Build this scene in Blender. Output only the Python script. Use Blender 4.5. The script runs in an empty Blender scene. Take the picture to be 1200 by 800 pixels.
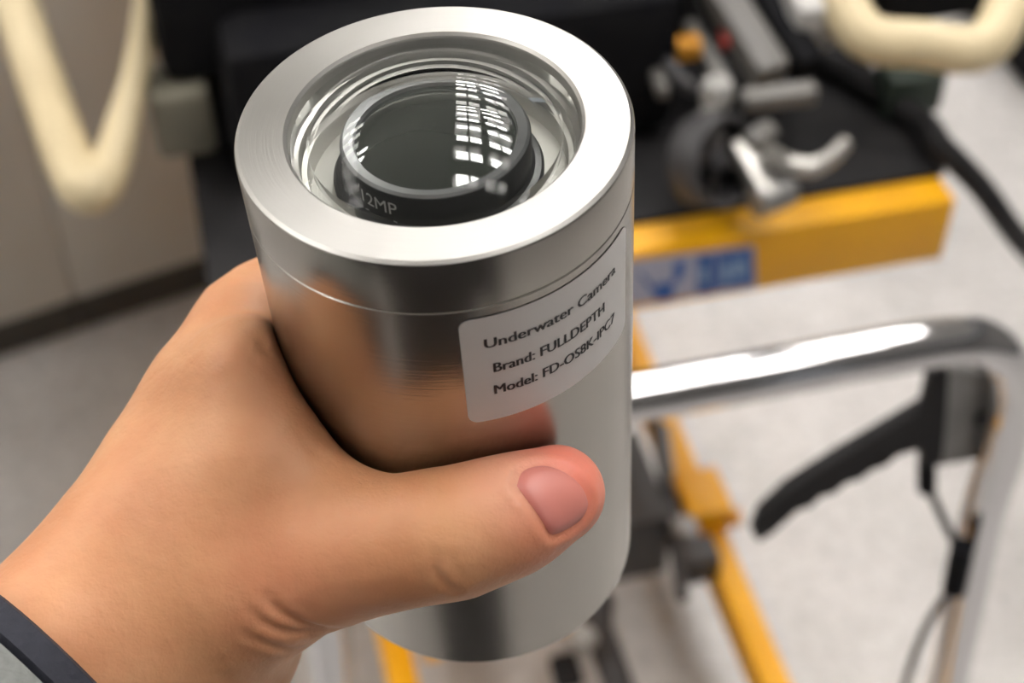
import bpy, math, random
import numpy as np
from mathutils import Vector, Matrix

random.seed(4)
np.random.seed(4)
SC = bpy.context.scene
COL = SC.collection
PI = math.pi

# ---------------------------------------------------------------- camera
F_PX = 1811.0                                   # focal length in pixels of the 1200x800 frame
CAM = np.array([0.0, 0.0, 1.5])
S = math.sqrt(0.5)
cam_data = bpy.data.cameras.new('camera')
cam_data.sensor_width = 36.0
cam_data.lens = 36.0 * F_PX / 1200.0
cam_data.clip_start = 0.01
cam_data.dof.use_dof = True
cam_data.dof.focus_distance = 0.300
cam_data.dof.aperture_fstop = 13.0
cam_data.dof.aperture_blades = 0
cam_ob = bpy.data.objects.new('camera', cam_data)
COL.objects.link(cam_ob)
cam_ob.location = CAM
cam_ob.rotation_euler = (PI / 4, 0, 0)          # looks 45 degrees down
SC.camera = cam_ob

# ---------------------------------------------------------------- world, exposure
world = bpy.data.worlds.new('world')
SC.world = world
world.use_nodes = True
world.node_tree.nodes['Background'].inputs[0].default_value = (0.9, 0.95, 1.0, 1)
world.node_tree.nodes['Background'].inputs[1].default_value = 0.3
SC.view_settings.view_transform = 'Standard'
SC.view_settings.look = 'None'
SC.view_settings.gamma = 1.0
SC.view_settings.use_curve_mapping = False
SC.view_settings.exposure = 0.0
LIGHT_STRENGTH = 28.0                            # ceiling panels
SC.cycles.max_bounces = 8
SC.cycles.diffuse_bounces = 4
SC.cycles.glossy_bounces = 5
SC.cycles.transparent_max_bounces = 12
SC.cycles.caustics_reflective = False
SC.cycles.caustics_refractive = False
SC.cycles.sample_clamp_indirect = 6.0

# ---------------------------------------------------------------- measuring helpers
def ray(px, py):
    c = np.array([(px - 600) / F_PX, (py - 400) / F_PX, 1.0])
    return np.array([c[0], S * (c[2] - c[1]), -S * (c[2] + c[1])])

def at(px, py, depth):
    return CAM + ray(px, py) * depth

def at_z(px, py, z):
    d = ray(px, py)
    return CAM + d * ((z - CAM[2]) / d[2])

# ---------------------------------------------------------------- mesh builder
class MB:
    def __init__(self):
        self.v, self.f = [], []

    def add(self, vs, fs):
        o = len(self.v)
        self.v += [tuple(float(c) for c in p) for p in vs]
        self.f += [tuple(i + o for i in q) for q in fs]
        return self

    def box(self, c, h, ax=None, bev=0.0):
        """box of centre c, half sizes h, axes ax (3 unit vectors), with bevelled edges"""
        c = np.array(c, float)
        ax = np.eye(3) if ax is None else np.array(ax, float)
        hx, hy, hz = h
        if bev <= 0:
            vs = [c + x * hx * ax[0] + y * hy * ax[1] + z * hz * ax[2] for x in (-1, 1) for y in (-1, 1) for z in (-1, 1)]
            fs = [(0, 1, 3, 2), (4, 6, 7, 5), (0, 4, 5, 1), (2, 3, 7, 6), (0, 2, 6, 4), (1, 5, 7, 3)]
            return self.add(vs, fs)
        import bmesh
        bm = bmesh.new()
        bmesh.ops.create_cube(bm, size=2.0)
        for v in bm.verts:
            v.co = Vector((v.co.x * hx, v.co.y * hy, v.co.z * hz))
        bmesh.ops.bevel(bm, geom=bm.edges[:], offset=bev, segments=2, affect='EDGES', profile=0.6)
        bm.verts.index_update()
        vs = [c + v.co.x * ax[0] + v.co.y * ax[1] + v.co.z * ax[2] for v in bm.verts]
        fs = [tuple(v.index for v in f.verts) for f in bm.faces]
        bm.free()
        return self.add(vs, fs)

    def tube(self, pts, rad, n=16, caps=True, squash=None):
        pts = [np.array(p, float) for p in pts]
        if not hasattr(rad, '__len__'):
            rad = [rad] * len(pts)
        m = len(pts)
        tang = []
        for i in range(m):
            t = pts[min(i + 1, m - 1)] - pts[max(i - 1, 0)]
            tang.append(t / np.linalg.norm(t))
        ref = np.array([0, 0, 1.0]) if abs(tang[0][2]) < 0.9 else np.array([1.0, 0, 0])
        u = np.cross(tang[0], ref); u /= np.linalg.norm(u)
        vs, fs = [], []
        for i in range(m):
            u = u - tang[i] * (u @ tang[i]); u /= np.linalg.norm(u)
            w = np.cross(tang[i], u)
            for k in range(n):
                a = 2 * PI * k / n
                vs.append(pts[i] + rad[i] * (math.cos(a) * u + math.sin(a) * w))
        for i in range(m - 1):
            for k in range(n):
                k2 = (k + 1) % n
                fs.append((i * n + k, i * n + k2, (i + 1) * n + k2, (i + 1) * n + k))
        if caps:
            fs.append(tuple(range(n))[::-1])
            fs.append(tuple((m - 1) * n + k for k in range(n)))
        return self.add(vs, fs)

    def lathe(self, prof, n=96, o=(0, 0, 0), ax=None, closed=False):
        """profile of (radius, height) spun about the third axis"""
        o = np.array(o, float)
        ax = np.eye(3) if ax is None else np.array(ax, float)
        vs, fs = [], []
        m = len(prof)
        for r, z in prof:
            for k in range(n):
                a = 2 * PI * k / n
                vs.append(o + r * math.cos(a) * ax[0] + r * math.sin(a) * ax[1] + z * ax[2])
        for i in range(m if closed else m - 1):
            j = (i + 1) % m
            for k in range(n):
                k2 = (k + 1) % n
                fs.append((i * n + k, i * n + k2, j * n + k2, j * n + k))
        return self.add(vs, fs)

    def prism(self, outline, origin, ax, depth):
        """flat outline in (ax0, ax1), pushed depth along ax2"""
        o = np.array(origin, float); ax = np.array(ax, float)
        n = len(outline)
        vs = [o + p[0] * ax[0] + p[1] * ax[1] for p in outline] + [o + p[0] * ax[0] + p[1] * ax[1] + depth * ax[2] for p in outline]
        fs = [tuple(range(n))[::-1], tuple(range(n, 2 * n))] + [(i, (i + 1) % n, n + (i + 1) % n, n + i) for i in range(n)]
        return self.add(vs, fs)

    def build(self, name, mat, parent=None, smooth=None, inv=None):
        me = bpy.data.meshes.new(name)
        vs = self.v
        if inv is not None:
            vs = [tuple(inv @ Vector(p)) for p in vs]
        me.from_pydata(vs, [], self.f)
        import bmesh
        bm = bmesh.new(); bm.from_mesh(me)
        bmesh.ops.recalc_face_normals(bm, faces=bm.faces)
        bm.to_mesh(me); bm.free()
        me.materials.append(mat)
        ob = bpy.data.objects.new(name, me)
        COL.objects.link(ob)
        if smooth is not None:
            me.polygons.foreach_set('use_smooth', [True] * len(me.polygons))
            me.set_sharp_from_angle(angle=math.radians(smooth))
        if parent is not None:
            ob.parent = parent
        return ob

def local(root):
    return root.matrix_basis.inverted()

def tag(o, label=None, cat=None, group=None, kind=None):
    if label: o['label'] = label
    if cat: o['category'] = cat
    if group: o['group'] = group
    if kind: o['kind'] = kind
    return o

def empty(name, loc, rot=None):
    o = bpy.data.objects.new(name, None)
    COL.objects.link(o)
    o.empty_display_size = 0.05
    m = Matrix.Translation(Vector([float(c) for c in loc]))
    if rot is not None:
        m = m @ Matrix([[float(rot[0][i]), float(rot[1][i]), float(rot[2][i])] for i in range(3)]).to_4x4()
    o.matrix_basis = m
    return o

def spline(pts, n=10):
    """Catmull-Rom through pts"""
    P = [np.array(p, float) for p in pts]
    P = [2 * P[0] - P[1]] + P + [2 * P[-1] - P[-2]]
    out = []
    for i in range(1, len(P) - 2):
        for k in range(n):
            t = k / n
            out.append(0.5 * (2 * P[i] + (P[i + 1] - P[i - 1]) * t + (2 * P[i - 1] - 5 * P[i] + 4 * P[i + 1] - P[i + 2]) * t * t
                              + (3 * P[i] - P[i - 1] - 3 * P[i + 1] + P[i + 2]) * t ** 3))
    out.append(P[-2])
    return out

# ---------------------------------------------------------------- materials
def mat(name, col, rough=0.5, metal=0.0, noise=None, noise_col=None, bump=None, spec=None, coat=None):
    m = bpy.data.materials.new(name)
    m.use_nodes = True
    nt = m.node_tree
    b = nt.nodes['Principled BSDF']
    b.inputs['Base Color'].default_value = (*col, 1)
    b.inputs['Roughness'].default_value = rough
    b.inputs['Metallic'].default_value = metal
    if spec is not None: b.inputs['Specular IOR Level'].default_value = spec
    if coat is not None: b.inputs['Coat Weight'].default_value = coat
    tc = nt.nodes.new('ShaderNodeTexCoord')
    if noise:
        n = nt.nodes.new('ShaderNodeTexNoise')
        n.inputs['Scale'].default_value = noise
        n.inputs['Detail'].default_value = 6
        nt.links.new(tc.outputs['Object'], n.inputs['Vector'])
        r = nt.nodes.new('ShaderNodeValToRGB')
        r.color_ramp.elements[0].position = 0.35; r.color_ramp.elements[1].position = 0.65
        r.color_ramp.elements[0].color = (*(noise_col or [c * 0.8 for c in col]), 1)
        r.color_ramp.elements[1].color = (*col, 1)
        nt.links.new(n.outputs['Fac'], r.inputs['Fac'])
        nt.links.new(r.outputs['Color'], b.inputs['Base Color'])
    if bump:
        n2 = nt.nodes.new('ShaderNodeTexNoise')
        n2.inputs['Scale'].default_value = bump[0]
        n2.inputs['Detail'].default_value = 4
        nt.links.new(tc.outputs['Object'], n2.inputs['Vector'])
        bp = nt.nodes.new('ShaderNodeBump')
        bp.inputs['Strength'].default_value = bump[1]
        bp.inputs['Distance'].default_value = bump[2]
        nt.links.new(n2.outputs['Fac'], bp.inputs['Height'])
        nt.links.new(bp.outputs['Normal'], b.inputs['Normal'])
    return m

def steel_mat(name, col, rough, aniso, bump):
    """turned stainless steel: fine rings about the local Z axis"""
    m = mat(name, col, rough, 1.0)
    nt = m.node_tree; b = nt.nodes['Principled BSDF']
    b.inputs['Anisotropic'].default_value = aniso
    tg = nt.nodes.new('ShaderNodeTangent'); tg.direction_type = 'RADIAL'; tg.axis = 'Z'
    nt.links.new(tg.outputs['Tangent'], b.inputs['Tangent'])
    tc = nt.nodes.new('ShaderNodeTexCoord')
    sx = nt.nodes.new('ShaderNodeSeparateXYZ')
    nt.links.new(tc.outputs['Object'], sx.inputs[0])
    def mth(op, a, c=None):
        n = nt.nodes.new('ShaderNodeMath'); n.operation = op
        for i, q in enumerate((a, c)):
            if q is None: continue
            if hasattr(q, 'links'): nt.links.new(q, n.inputs[i])
            else: n.inputs[i].default_value = q
        return n.outputs[0]
    x2 = mth('MULTIPLY', sx.outputs[0], sx.outputs[0]); y2 = mth('MULTIPLY', sx.outputs[1], sx.outputs[1])
    rr = mth('SQRT', mth('ADD', x2, y2))
    cx = nt.nodes.new('ShaderNodeCombineXYZ')
    nt.links.new(mth('MULTIPLY', rr, 2600.0), cx.inputs[0])
    nt.links.new(mth('MULTIPLY', sx.outputs[2], 2600.0), cx.inputs[1])
    nt.links.new(mth('MULTIPLY', mth('ARCTAN2', sx.outputs[1], sx.outputs[0]), 3.0), cx.inputs[2])
    n = nt.nodes.new('ShaderNodeTexNoise'); n.inputs['Scale'].default_value = 1.0; n.inputs['Detail'].default_value = 3
    nt.links.new(cx.outputs[0], n.inputs['Vector'])
    bp = nt.nodes.new('ShaderNodeBump'); bp.inputs['Strength'].default_value = bump; bp.inputs['Distance'].default_value = 0.0002
    nt.links.new(n.outputs['Fac'], bp.inputs['Height'])
    nt.links.new(bp.outputs['Normal'], b.inputs['Normal'])
    n2 = nt.nodes.new('ShaderNodeTexNoise'); n2.inputs['Scale'].default_value = 60.0; n2.inputs['Detail'].default_value = 8
    nt.links.new(tc.outputs['Object'], n2.inputs['Vector'])
    mr = nt.nodes.new('ShaderNodeMapRange')
    mr.inputs['From Min'].default_value = 0.3; mr.inputs['From Max'].default_value = 0.7
    mr.inputs['To Min'].default_value = rough * 0.95; mr.inputs['To Max'].default_value = rough * 1.06
    nt.links.new(n2.outputs['Fac'], mr.inputs['Value'])
    nt.links.new(mr.outputs['Result'], b.inputs['Roughness'])
    return m

def thin_glass(name, tint=(0.97, 0.98, 0.97), blend=0.12, gain=1.0):
    m = bpy.data.materials.new(name); m.use_nodes = True
    nt = m.node_tree; nt.nodes.clear()
    out = nt.nodes.new('ShaderNodeOutputMaterial')
    tr = nt.nodes.new('ShaderNodeBsdfTransparent'); tr.inputs[0].default_value = (*tint, 1)
    gl = nt.nodes.new('ShaderNodeBsdfGlossy'); gl.inputs['Roughness'].default_value = 0.015
    gl.inputs['Color'].default_value = (1, 1, 1, 1)
    lw = nt.nodes.new('ShaderNodeLayerWeight'); lw.inputs['Blend'].default_value = blend
    mx = nt.nodes.new('ShaderNodeMixShader')
    ml = nt.nodes.new('ShaderNodeMath'); ml.operation = 'MULTIPLY'; ml.inputs[1].default_value = gain
    nt.links.new(lw.outputs['Fresnel'], ml.inputs[0])
    nt.links.new(ml.outputs[0], mx.inputs[0])
    nt.links.new(tr.outputs[0], mx.inputs[1]); nt.links.new(gl.outputs[0], mx.inputs[2])
    nt.links.new(mx.outputs[0], out.inputs[0])
    return m

def emit_mat(name, col, strength):
    m = bpy.data.materials.new(name); m.use_nodes = True
    nt = m.node_tree; nt.nodes.clear()
    out = nt.nodes.new('ShaderNodeOutputMaterial')
    e = nt.nodes.new('ShaderNodeEmission'); e.inputs[0].default_value = (*col, 1); e.inputs[1].default_value = strength
    nt.links.new(e.outputs[0], out.inputs[0])
    return m

def skin_mat():
    m = bpy.data.materials.new('skin'); m.use_nodes = True
    nt = m.node_tree; b = nt.nodes['Principled BSDF']
    tc = nt.nodes.new('ShaderNodeTexCoord')
    n1 = nt.nodes.new('ShaderNodeTexNoise'); n1.inputs['Scale'].default_value = 45; n1.inputs['Detail'].default_value = 5
    nt.links.new(tc.outputs['Object'], n1.inputs['Vector'])
    r = nt.nodes.new('ShaderNodeValToRGB')
    r.color_ramp.elements[0].position = 0.32; r.color_ramp.elements[1].position = 0.68
    r.color_ramp.elements[0].color = (0.57, 0.255, 0.125, 1)
    r.color_ramp.elements[1].color = (0.66, 0.34, 0.175, 1)
    nt.links.new(n1.outputs['Fac'], r.inputs['Fac'])
    at_ = nt.nodes.new('ShaderNodeAttribute'); at_.attribute_name = 'redness'
    mx = nt.nodes.new('ShaderNodeMix'); mx.data_type = 'RGBA'
    mx.inputs['B'].default_value = (0.72, 0.20, 0.15, 1)
    nt.links.new(at_.outputs['Fac'], mx.inputs['Factor'])
    nt.links.new(r.outputs['Color'], mx.inputs['A'])
    at2 = nt.nodes.new('ShaderNodeAttribute'); at2.attribute_name = 'paleness'
    mx2 = nt.nodes.new('ShaderNodeMix'); mx2.data_type = 'RGBA'
    mx2.inputs['B'].default_value = (0.72, 0.42, 0.29, 1)
    nt.links.new(at2.outputs['Fac'], mx2.inputs['Factor'])
    nt.links.new(mx.outputs['Result'], mx2.inputs['A'])
    nt.links.new(mx2.outputs['Result'], b.inputs['Base Color'])
    b.inputs['Roughness'].default_value = 0.48
    b.inputs['Subsurface Weight'].default_value = 0.18
    b.inputs['Subsurface Radius'].default_value = (0.9, 0.35, 0.2)
    b.inputs['Subsurface Scale'].default_value = 0.004
    b.inputs['Specular IOR Level'].default_value = 0.4
    v = nt.nodes.new('ShaderNodeTexVoronoi'); v.inputs['Scale'].default_value = 900
    v.feature = 'DISTANCE_TO_EDGE'
    nt.links.new(tc.outputs['Object'], v.inputs['Vector'])
    n2 = nt.nodes.new('ShaderNodeTexNoise'); n2.inputs['Scale'].default_value = 260; n2.inputs['Detail'].default_value = 5
    nt.links.new(tc.outputs['Object'], n2.inputs['Vector'])
    b1 = nt.nodes.new('ShaderNodeBump'); b1.inputs['Strength'].default_value = 0.18; b1.inputs['Distance'].default_value = 0.0003
    nt.links.new(v.outputs['Distance'], b1.inputs['Height'])
    b2 = nt.nodes.new('ShaderNodeBump'); b2.inputs['Strength'].default_value = 0.42; b2.inputs['Distance'].default_value = 0.0008
    nt.links.new(n2.outputs['Fac'], b2.inputs['Height'])
    nt.links.new(b1.outputs['Normal'], b2.inputs['Normal'])
    nt.links.new(b2.outputs['Normal'], b.inputs['Normal'])
    return m

def floor_mat():
    m = mat('floor_concrete', (0.63, 0.60, 0.58), 0.32)
    nt = m.node_tree; b = nt.nodes['Principled BSDF']
    tc = nt.nodes.new('ShaderNodeTexCoord')
    n1 = nt.nodes.new('ShaderNodeTexNoise'); n1.inputs['Scale'].default_value = 5; n1.inputs['Detail'].default_value = 8; n1.inputs['Roughness'].default_value = 0.65
    nt.links.new(tc.outputs['Object'], n1.inputs['Vector'])
    r = nt.nodes.new('ShaderNodeValToRGB')
    r.color_ramp.elements[0].position = 0.3; r.color_ramp.elements[1].position = 0.6
    r.color_ramp.elements[0].color = (0.43, 0.415, 0.40, 1); r.color_ramp.elements[1].color = (0.575, 0.555, 0.54, 1)
    nt.links.new(n1.outputs['Fac'], r.inputs['Fac'])
    n2 = nt.nodes.new('ShaderNodeTexNoise'); n2.inputs['Scale'].default_value = 70; n2.inputs['Detail'].default_value = 3
    nt.links.new(tc.outputs['Object'], n2.inputs['Vector'])
    r2 = nt.nodes.new('ShaderNodeValToRGB')
    r2.color_ramp.elements[0].position = 0.42; r2.color_ramp.elements[1].position = 0.55
    r2.color_ramp.elements[0].color = (0.86, 0.86, 0.86, 1); r2.color_ramp.elements[1].color = (1, 1, 1, 1)
    nt.links.new(n2.outputs['Fac'], r2.inputs['Fac'])
    mx = nt.nodes.new('ShaderNodeMix'); mx.data_type = 'RGBA'; mx.blend_type = 'MULTIPLY'; mx.inputs['Factor'].default_value = 1
    nt.links.new(r.outputs['Color'], mx.inputs['A']); nt.links.new(r2.outputs['Color'], mx.inputs['B'])
    nt.links.new(mx.outputs['Result'], b.inputs['Base Color'])
    return m

M = {
    'steel': steel_mat('turned_steel', (0.37, 0.35, 0.32), 0.24, 0.55, 0.12),
    'steel_face': steel_mat('faced_steel', (0.54, 0.53, 0.505), 0.40, 0.55, 0.16),
    'well': steel_mat('well_steel', (0.60, 0.585, 0.56), 0.48, 0.5, 0.1),
    'chrome': mat('chrome', (0.60, 0.59, 0.60), 0.08, 1.0),
    'grey_steel': mat('grey_steel', (0.27, 0.265, 0.26), 0.45, 0.7, noise=30),
    'yellow': mat('yellow_paint', (0.90, 0.44, 0.006), 0.42, noise=9, noise_col=(0.84, 0.40, 0.005), spec=0.35),
    'black': mat('black_plastic', (0.008, 0.008, 0.010), 0.8, noise=40, noise_col=(0.012, 0.012, 0.013), spec=0.08),
    'rubber': mat('black_rubber', (0.014, 0.0135, 0.0145), 0.75, noise=25, noise_col=(0.022, 0.021, 0.022), bump=(250, 0.3, 0.002), spec=0.25),
    'charcoal': mat('charcoal_metal', (0.045, 0.043, 0.045), 0.5, noise=30),
    'cream': mat('cream_foam', (0.68, 0.57, 0.36), 0.55, noise=14, noise_col=(0.62, 0.51, 0.31)),
    'cabinet': mat('cabinet_paint', (0.56, 0.545, 0.50), 0.45, noise=4, noise_col=(0.52, 0.505, 0.465)),
    'plinth': mat('plinth', (0.075, 0.07, 0.062), 0.6, noise=20),
    'floor': floor_mat(),
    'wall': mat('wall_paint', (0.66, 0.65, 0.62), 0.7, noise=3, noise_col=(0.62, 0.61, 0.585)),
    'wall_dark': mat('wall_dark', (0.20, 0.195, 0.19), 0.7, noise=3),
    'ceiling': mat('ceiling_paint', (0.72, 0.72, 0.70), 0.8, noise=6, noise_col=(0.68, 0.68, 0.66)),
    'light_frame': mat('light_frame', (0.7, 0.7, 0.7), 0.4, noise=10),
    'diffuser': emit_mat('lamp_diffuser', (1.0, 0.965, 0.93), LIGHT_STRENGTH),
    'lens_black': mat('lens_barrel_black', (0.022, 0.022, 0.024), 0.35, noise=80, noise_col=(0.03, 0.03, 0.032)),
    'lens_ring': mat('lens_ring_grey', (0.20, 0.20, 0.205), 0.32, 0.5, noise=60, noise_col=(0.12, 0.12, 0.125)),
    'lens_glass': mat('lens_glass', (0.028, 0.031, 0.028), 0.03, 0.0, spec=0.7, noise=30, noise_col=(0.02, 0.022, 0.02)),
    'dome': thin_glass('dome_acrylic'),
    'sticker': mat('sticker_white', (0.66, 0.64, 0.62), 0.42, noise=40, noise_col=(0.63, 0.61, 0.59)),
    'ink': mat('black_ink', (0.02, 0.02, 0.022), 0.5, noise=50),
    'white_ink': mat('white_ink', (0.7, 0.7, 0.7), 0.5, noise=50),
    'skin': skin_mat(),
    'nail': mat('nail', (0.60, 0.21, 0.17), 0.42, noise=70, noise_col=(0.55, 0.19, 0.16)),
    'sleeve': mat('grey_knit', (0.22, 0.23, 0.22), 0.9, noise=400, bump=(700, 0.5, 0.001)),
    'jacket': mat('dark_jacket', (0.022, 0.02, 0.021), 0.85, noise=30),
    'trousers': mat('dark_trousers', (0.03, 0.03, 0.036), 0.85, noise=30),
    'cuff': mat('navy_cuff', (0.018, 0.02, 0.032), 0.8, noise=300, bump=(600, 0.5, 0.001)),
    'decal': mat('decal_pale', (0.45, 0.45, 0.56), 0.4, noise=30, noise_col=(0.40, 0.41, 0.52)),
    'blue': mat('decal_blue', (0.02, 0.115, 0.42), 0.4, noise=40, noise_col=(0.015, 0.09, 0.34)),
    'pale_blue': mat('decal_pale_blue', (0.28, 0.42, 0.62), 0.4, noise=40),
    'silver': mat('bead_blasted_aluminium', (0.50, 0.485, 0.45), 0.45, 0.8, noise=30, noise_col=(0.40, 0.385, 0.36)),
    'grey_plastic': mat('grey_plastic', (0.17, 0.162, 0.15), 0.5, noise=20),
    'motor': mat('motor_white', (0.52, 0.51, 0.49), 0.5, noise=14),
    'blade': mat('blade_grey', (0.07, 0.06, 0.055), 0.5, noise=30),
    'pale_plastic': mat('pale_grey_plastic', (0.40, 0.39, 0.37), 0.5, noise=12),
    'orange': mat('orange_plastic', (0.75, 0.33, 0.03), 0.5, noise=30),
    'red': mat('red_plastic', (0.35, 0.03, 0.02), 0.5, noise=30),
    'green': mat('dark_green', (0.045, 0.065, 0.05), 0.6, noise=30),
    'olive': mat('olive_grey', (0.20, 0.185, 0.14), 0.55, noise=18),
}

# ================================================================= the setting
def structure(name, mb, m, smooth=None, label=None):
    o = mb.build(name, m, None, smooth)
    return tag(o, label, None, None, 'structure')

X0, X1, Y0, Y1, ZC = -3.4, 4.2, -5.0, 9.0, 4.2
structure('floor', MB().box((0, (Y0 + Y1) / 2, -0.05), ((X1 - X0) / 2, (Y1 - Y0) / 2, 0.05)), M['floor'], label='pale grey polished concrete floor with faint stains')
structure('ceiling', MB().box((0, (Y0 + Y1) / 2, ZC + 0.05), ((X1 - X0) / 2, (Y1 - Y0) / 2, 0.05)), M['ceiling'], label='white ceiling with rows of light panels')
structure('wall_left', MB().box((X0 - 0.05, (Y0 + Y1) / 2, ZC / 2), (0.05, (Y1 - Y0) / 2, ZC / 2)), M['wall'], label='plain pale wall on the cabinet side')
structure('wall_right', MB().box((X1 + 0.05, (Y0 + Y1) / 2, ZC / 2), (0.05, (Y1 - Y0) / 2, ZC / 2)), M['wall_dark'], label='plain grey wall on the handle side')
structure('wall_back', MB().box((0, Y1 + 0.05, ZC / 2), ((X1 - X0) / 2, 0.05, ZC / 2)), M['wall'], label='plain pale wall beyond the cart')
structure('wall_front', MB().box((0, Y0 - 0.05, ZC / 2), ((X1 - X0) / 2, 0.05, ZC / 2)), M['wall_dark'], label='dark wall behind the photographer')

def ceiling_light(x, y, label, first=[None]):
    """a louvred fitting: frame, cross bar and two square diffusers"""
    if first[0] is None:
        root = empty('ceiling_light', (x, y, ZC))
        fr = MB()
        for sx, sy, hx, hy in ((-1, 0, 0.012, 0.19), (1, 0, 0.012, 0.19), (0, -0.5, 0.36, 0.012), (0, 0.5, 0.36, 0.012), (0, 0, 0.025, 0.18)):
            fr.box((sx * 0.35, sy * 0.35, -0.015), (hx, hy, 0.015))
        fr.build('frame', M['light_frame'], root)
        for u in (-0.18, 0.18):
            MB().box((u, 0, -0.010), (0.145, 0.155, 0.006)).build('diffuser', M['diffuser'], root)
        first[0] = root
    else:
        root = first[0].copy(); COL.objects.link(root)
        root.matrix_basis = Matrix.Translation((x, y, ZC))
        for ch in first[0].children:
            c = ch.copy(); COL.objects.link(c); c.parent = root
    tag(root, label, 'light', 'ceiling light panels')

ORD = ['nearest', 'second', 'third', 'fourth', 'fifth', 'sixth', 'seventh', 'eighth', 'ninth']
for x, row in ((0.50, 'row mirrored near the middle of the lens'), (1.38, 'row mirrored towards the lens rim')):
    for k in range(9):
        ceiling_light(x, -0.15 + k * 0.85, 'white ceiling light, %s along the %s' % (ORD[k], row))
for k in range(8):  # made-up fill row, brightens cabinets, floor and hand on the left
    ceiling_light(-3.1, -0.9 + k * 0.62, 'added white fill light, %s along the side row over the grey cabinets' % ORD[k])
for k in range(3):  # unseen rear row, added to fill the cabinet fronts with light
    ceiling_light(1.9, -4.6 + k * 0.6, 'added white fill light behind the photographer, %s along its row' % ORD[k])

# ================================================================= underwater camera in the hand
AX_X = np.array([0.99878625, -0.00216763, 0.04920691])
AX_Z = np.array([-0.04925463, -0.04395518, 0.99781858])
AX_Y = np.cross(AX_Z, AX_X)
RIM = np.array([-0.0146, 0.23292, 1.32478])     # centre of the front rim
R_H, L_H = 0.0375, 0.1306
uc = empty('underwater_camera', RIM - AX_Z * L_H, (AX_X, AX_Y, AX_Z))
tag(uc, 'brushed steel cylindrical underwater camera with clear dome and white sticker', 'camera')
H = L_H                                          # local z of the rim
mm = 0.001
SEAM = 12.3 * mm
MB().lathe([(0.0005, 0.0), (R_H - 0.0008, 0.0), (R_H, 0.0008), (R_H, H - SEAM - 0.00025), (R_H - 0.00025, H - SEAM - 0.00005),
            (R_H - 0.002, H - SEAM - 0.00005)], 160).build('housing', M['steel'], uc, 30)
MB().lathe([(R_H - 0.002, H - SEAM + 0.00005), (R_H - 0.00025, H - SEAM + 0.00005), (R_H, H - SEAM + 0.0003), (R_H, H - 0.0010), (R_H - 0.0002, H - 0.0005)], 160).build('front_collar', M['steel'], uc, 30)
MB().lathe([(R_H - 0.0002, H - 0.0005), (R_H - 0.0009, H), (0.0283, H), (0.0277, H - 0.0006), (0.0276, H - 0.0010)], 160).build('front_rim', M['steel_face'], uc, 28)
MB().lathe([(0.0276, H - 0.0010), (0.0275, H - 0.0052), (0.0262, H - 0.0056),
            (0.0260, H - 0.0085), (0.0250, H - 0.0088), (0.0248, H - 0.0135), (0.0005, H - 0.0137)], 160).build('lens_well', M['well'], uc, 28)
# lens
lens = MB().lathe([(0.0202, H - 0.0134), (0.0203, H - 0.0112), (0.0198, H - 0.0104), (0.0186, H - 0.0102), (0.0181, H - 0.0094),
                   (0.0181, H - 0.0032), (0.0179, H - 0.0028)], 128).build('lens_barrel', M['lens_black'], uc, 28)
lens['label'] = 'black lens barrel marked 12MP'
MB().lathe([(0.0179, H - 0.0028), (0.0174, H - 0.0023), (0.0156, H - 0.0027), (0.0153, H - 0.0034), (0.0150, H - 0.0040)], 128).build('retaining_ring', M['lens_ring'], lens, 28)
gp = []
for i in range(17):
    t = i / 16
    gp.append((max(0.0153 * (1 - t), 0.00005), H - 0.0034 + 0.0030 * (1 - (1 - t) ** 2)))
MB().lathe(gp, 96).build('lens_glass', M['lens_glass'], lens, 60)
# dome
dp = []
BR, HH = 0.0258, 0.0088
DZ = H - 0.0016
SR = (BR * BR + HH * HH) / (2 * HH)
amax = math.asin(BR / SR)
for i in range(25):
    a = amax * (1 - i / 24)
    dp.append((max(SR * math.sin(a), 0.00004), DZ + SR * math.cos(a) - (SR - HH)))
SRi = SR - 0.0016
for i in range(25):
    a = math.asin((BR - 0.0016) / SRi) * (i / 24)
    dp.append((max(SRi * math.sin(a), 0.00004), DZ + SRi * math.cos(a) - (SR - HH)))
dp += [(0.0240, H - 0.0056), (0.0271, H - 0.0055), (0.0272, DZ - 0.0006), (BR, DZ)]
MB().lathe(dp, 128).build('dome_port', M['dome'], uc, 35)['label'] = 'clear acrylic dome'

def text_mesh(body, size, bold=0.0):
    cu = bpy.data.curves.new('text', 'FONT')
    cu.body = body; cu.size = size; cu.offset = bold; cu.resolution_u = 3
    ob = bpy.data.objects.new('text', cu)
    COL.objects.link(ob)
    dg = bpy.context.evaluated_depsgraph_get()
    me = bpy.data.meshes.new_from_object(ob.evaluated_get(dg))
    bpy.data.objects.remove(ob)
    import bmesh
    bm = bmesh.new(); bm.from_mesh(me)
    bmesh.ops.triangulate(bm, faces=bm.faces)
    bmesh.ops.subdivide_edges(bm, edges=[e for e in bm.edges if e.calc_length() > size * 0.3], cuts=1)
    bmesh.ops.triangulate(bm, faces=bm.faces)
    bm.verts.index_update()
    vs = np.array([v.co[:] for v in bm.verts]); fs = [tuple(v.index for v in f.verts) for f in bm.faces]
    bm.free(); bpy.data.meshes.remove(me); bpy.data.curves.remove(cu)
    return vs, fs

def wrap(pts, ang0, z0, r):
    """flat (x, y) onto the cylinder: x runs around (seen from outside, left to right), y runs up"""
    out = []
    for p in pts:
        a = ang0 + p[0] / r
        out.append((r * math.cos(a), r * math.sin(a), z0 + p[1]))
    return out

def fit_text(body, width, height, bold=0.0):
    vs, fs = text_mesh(body, 1.0, bold)
    lo, hi = vs.min(0), vs.max(0)
    vs = (vs - lo)
    vs[:, 0] *= width / (hi[0] - lo[0]); vs[:, 1] *= height / (hi[1] - lo[1])
    return vs, fs

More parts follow.
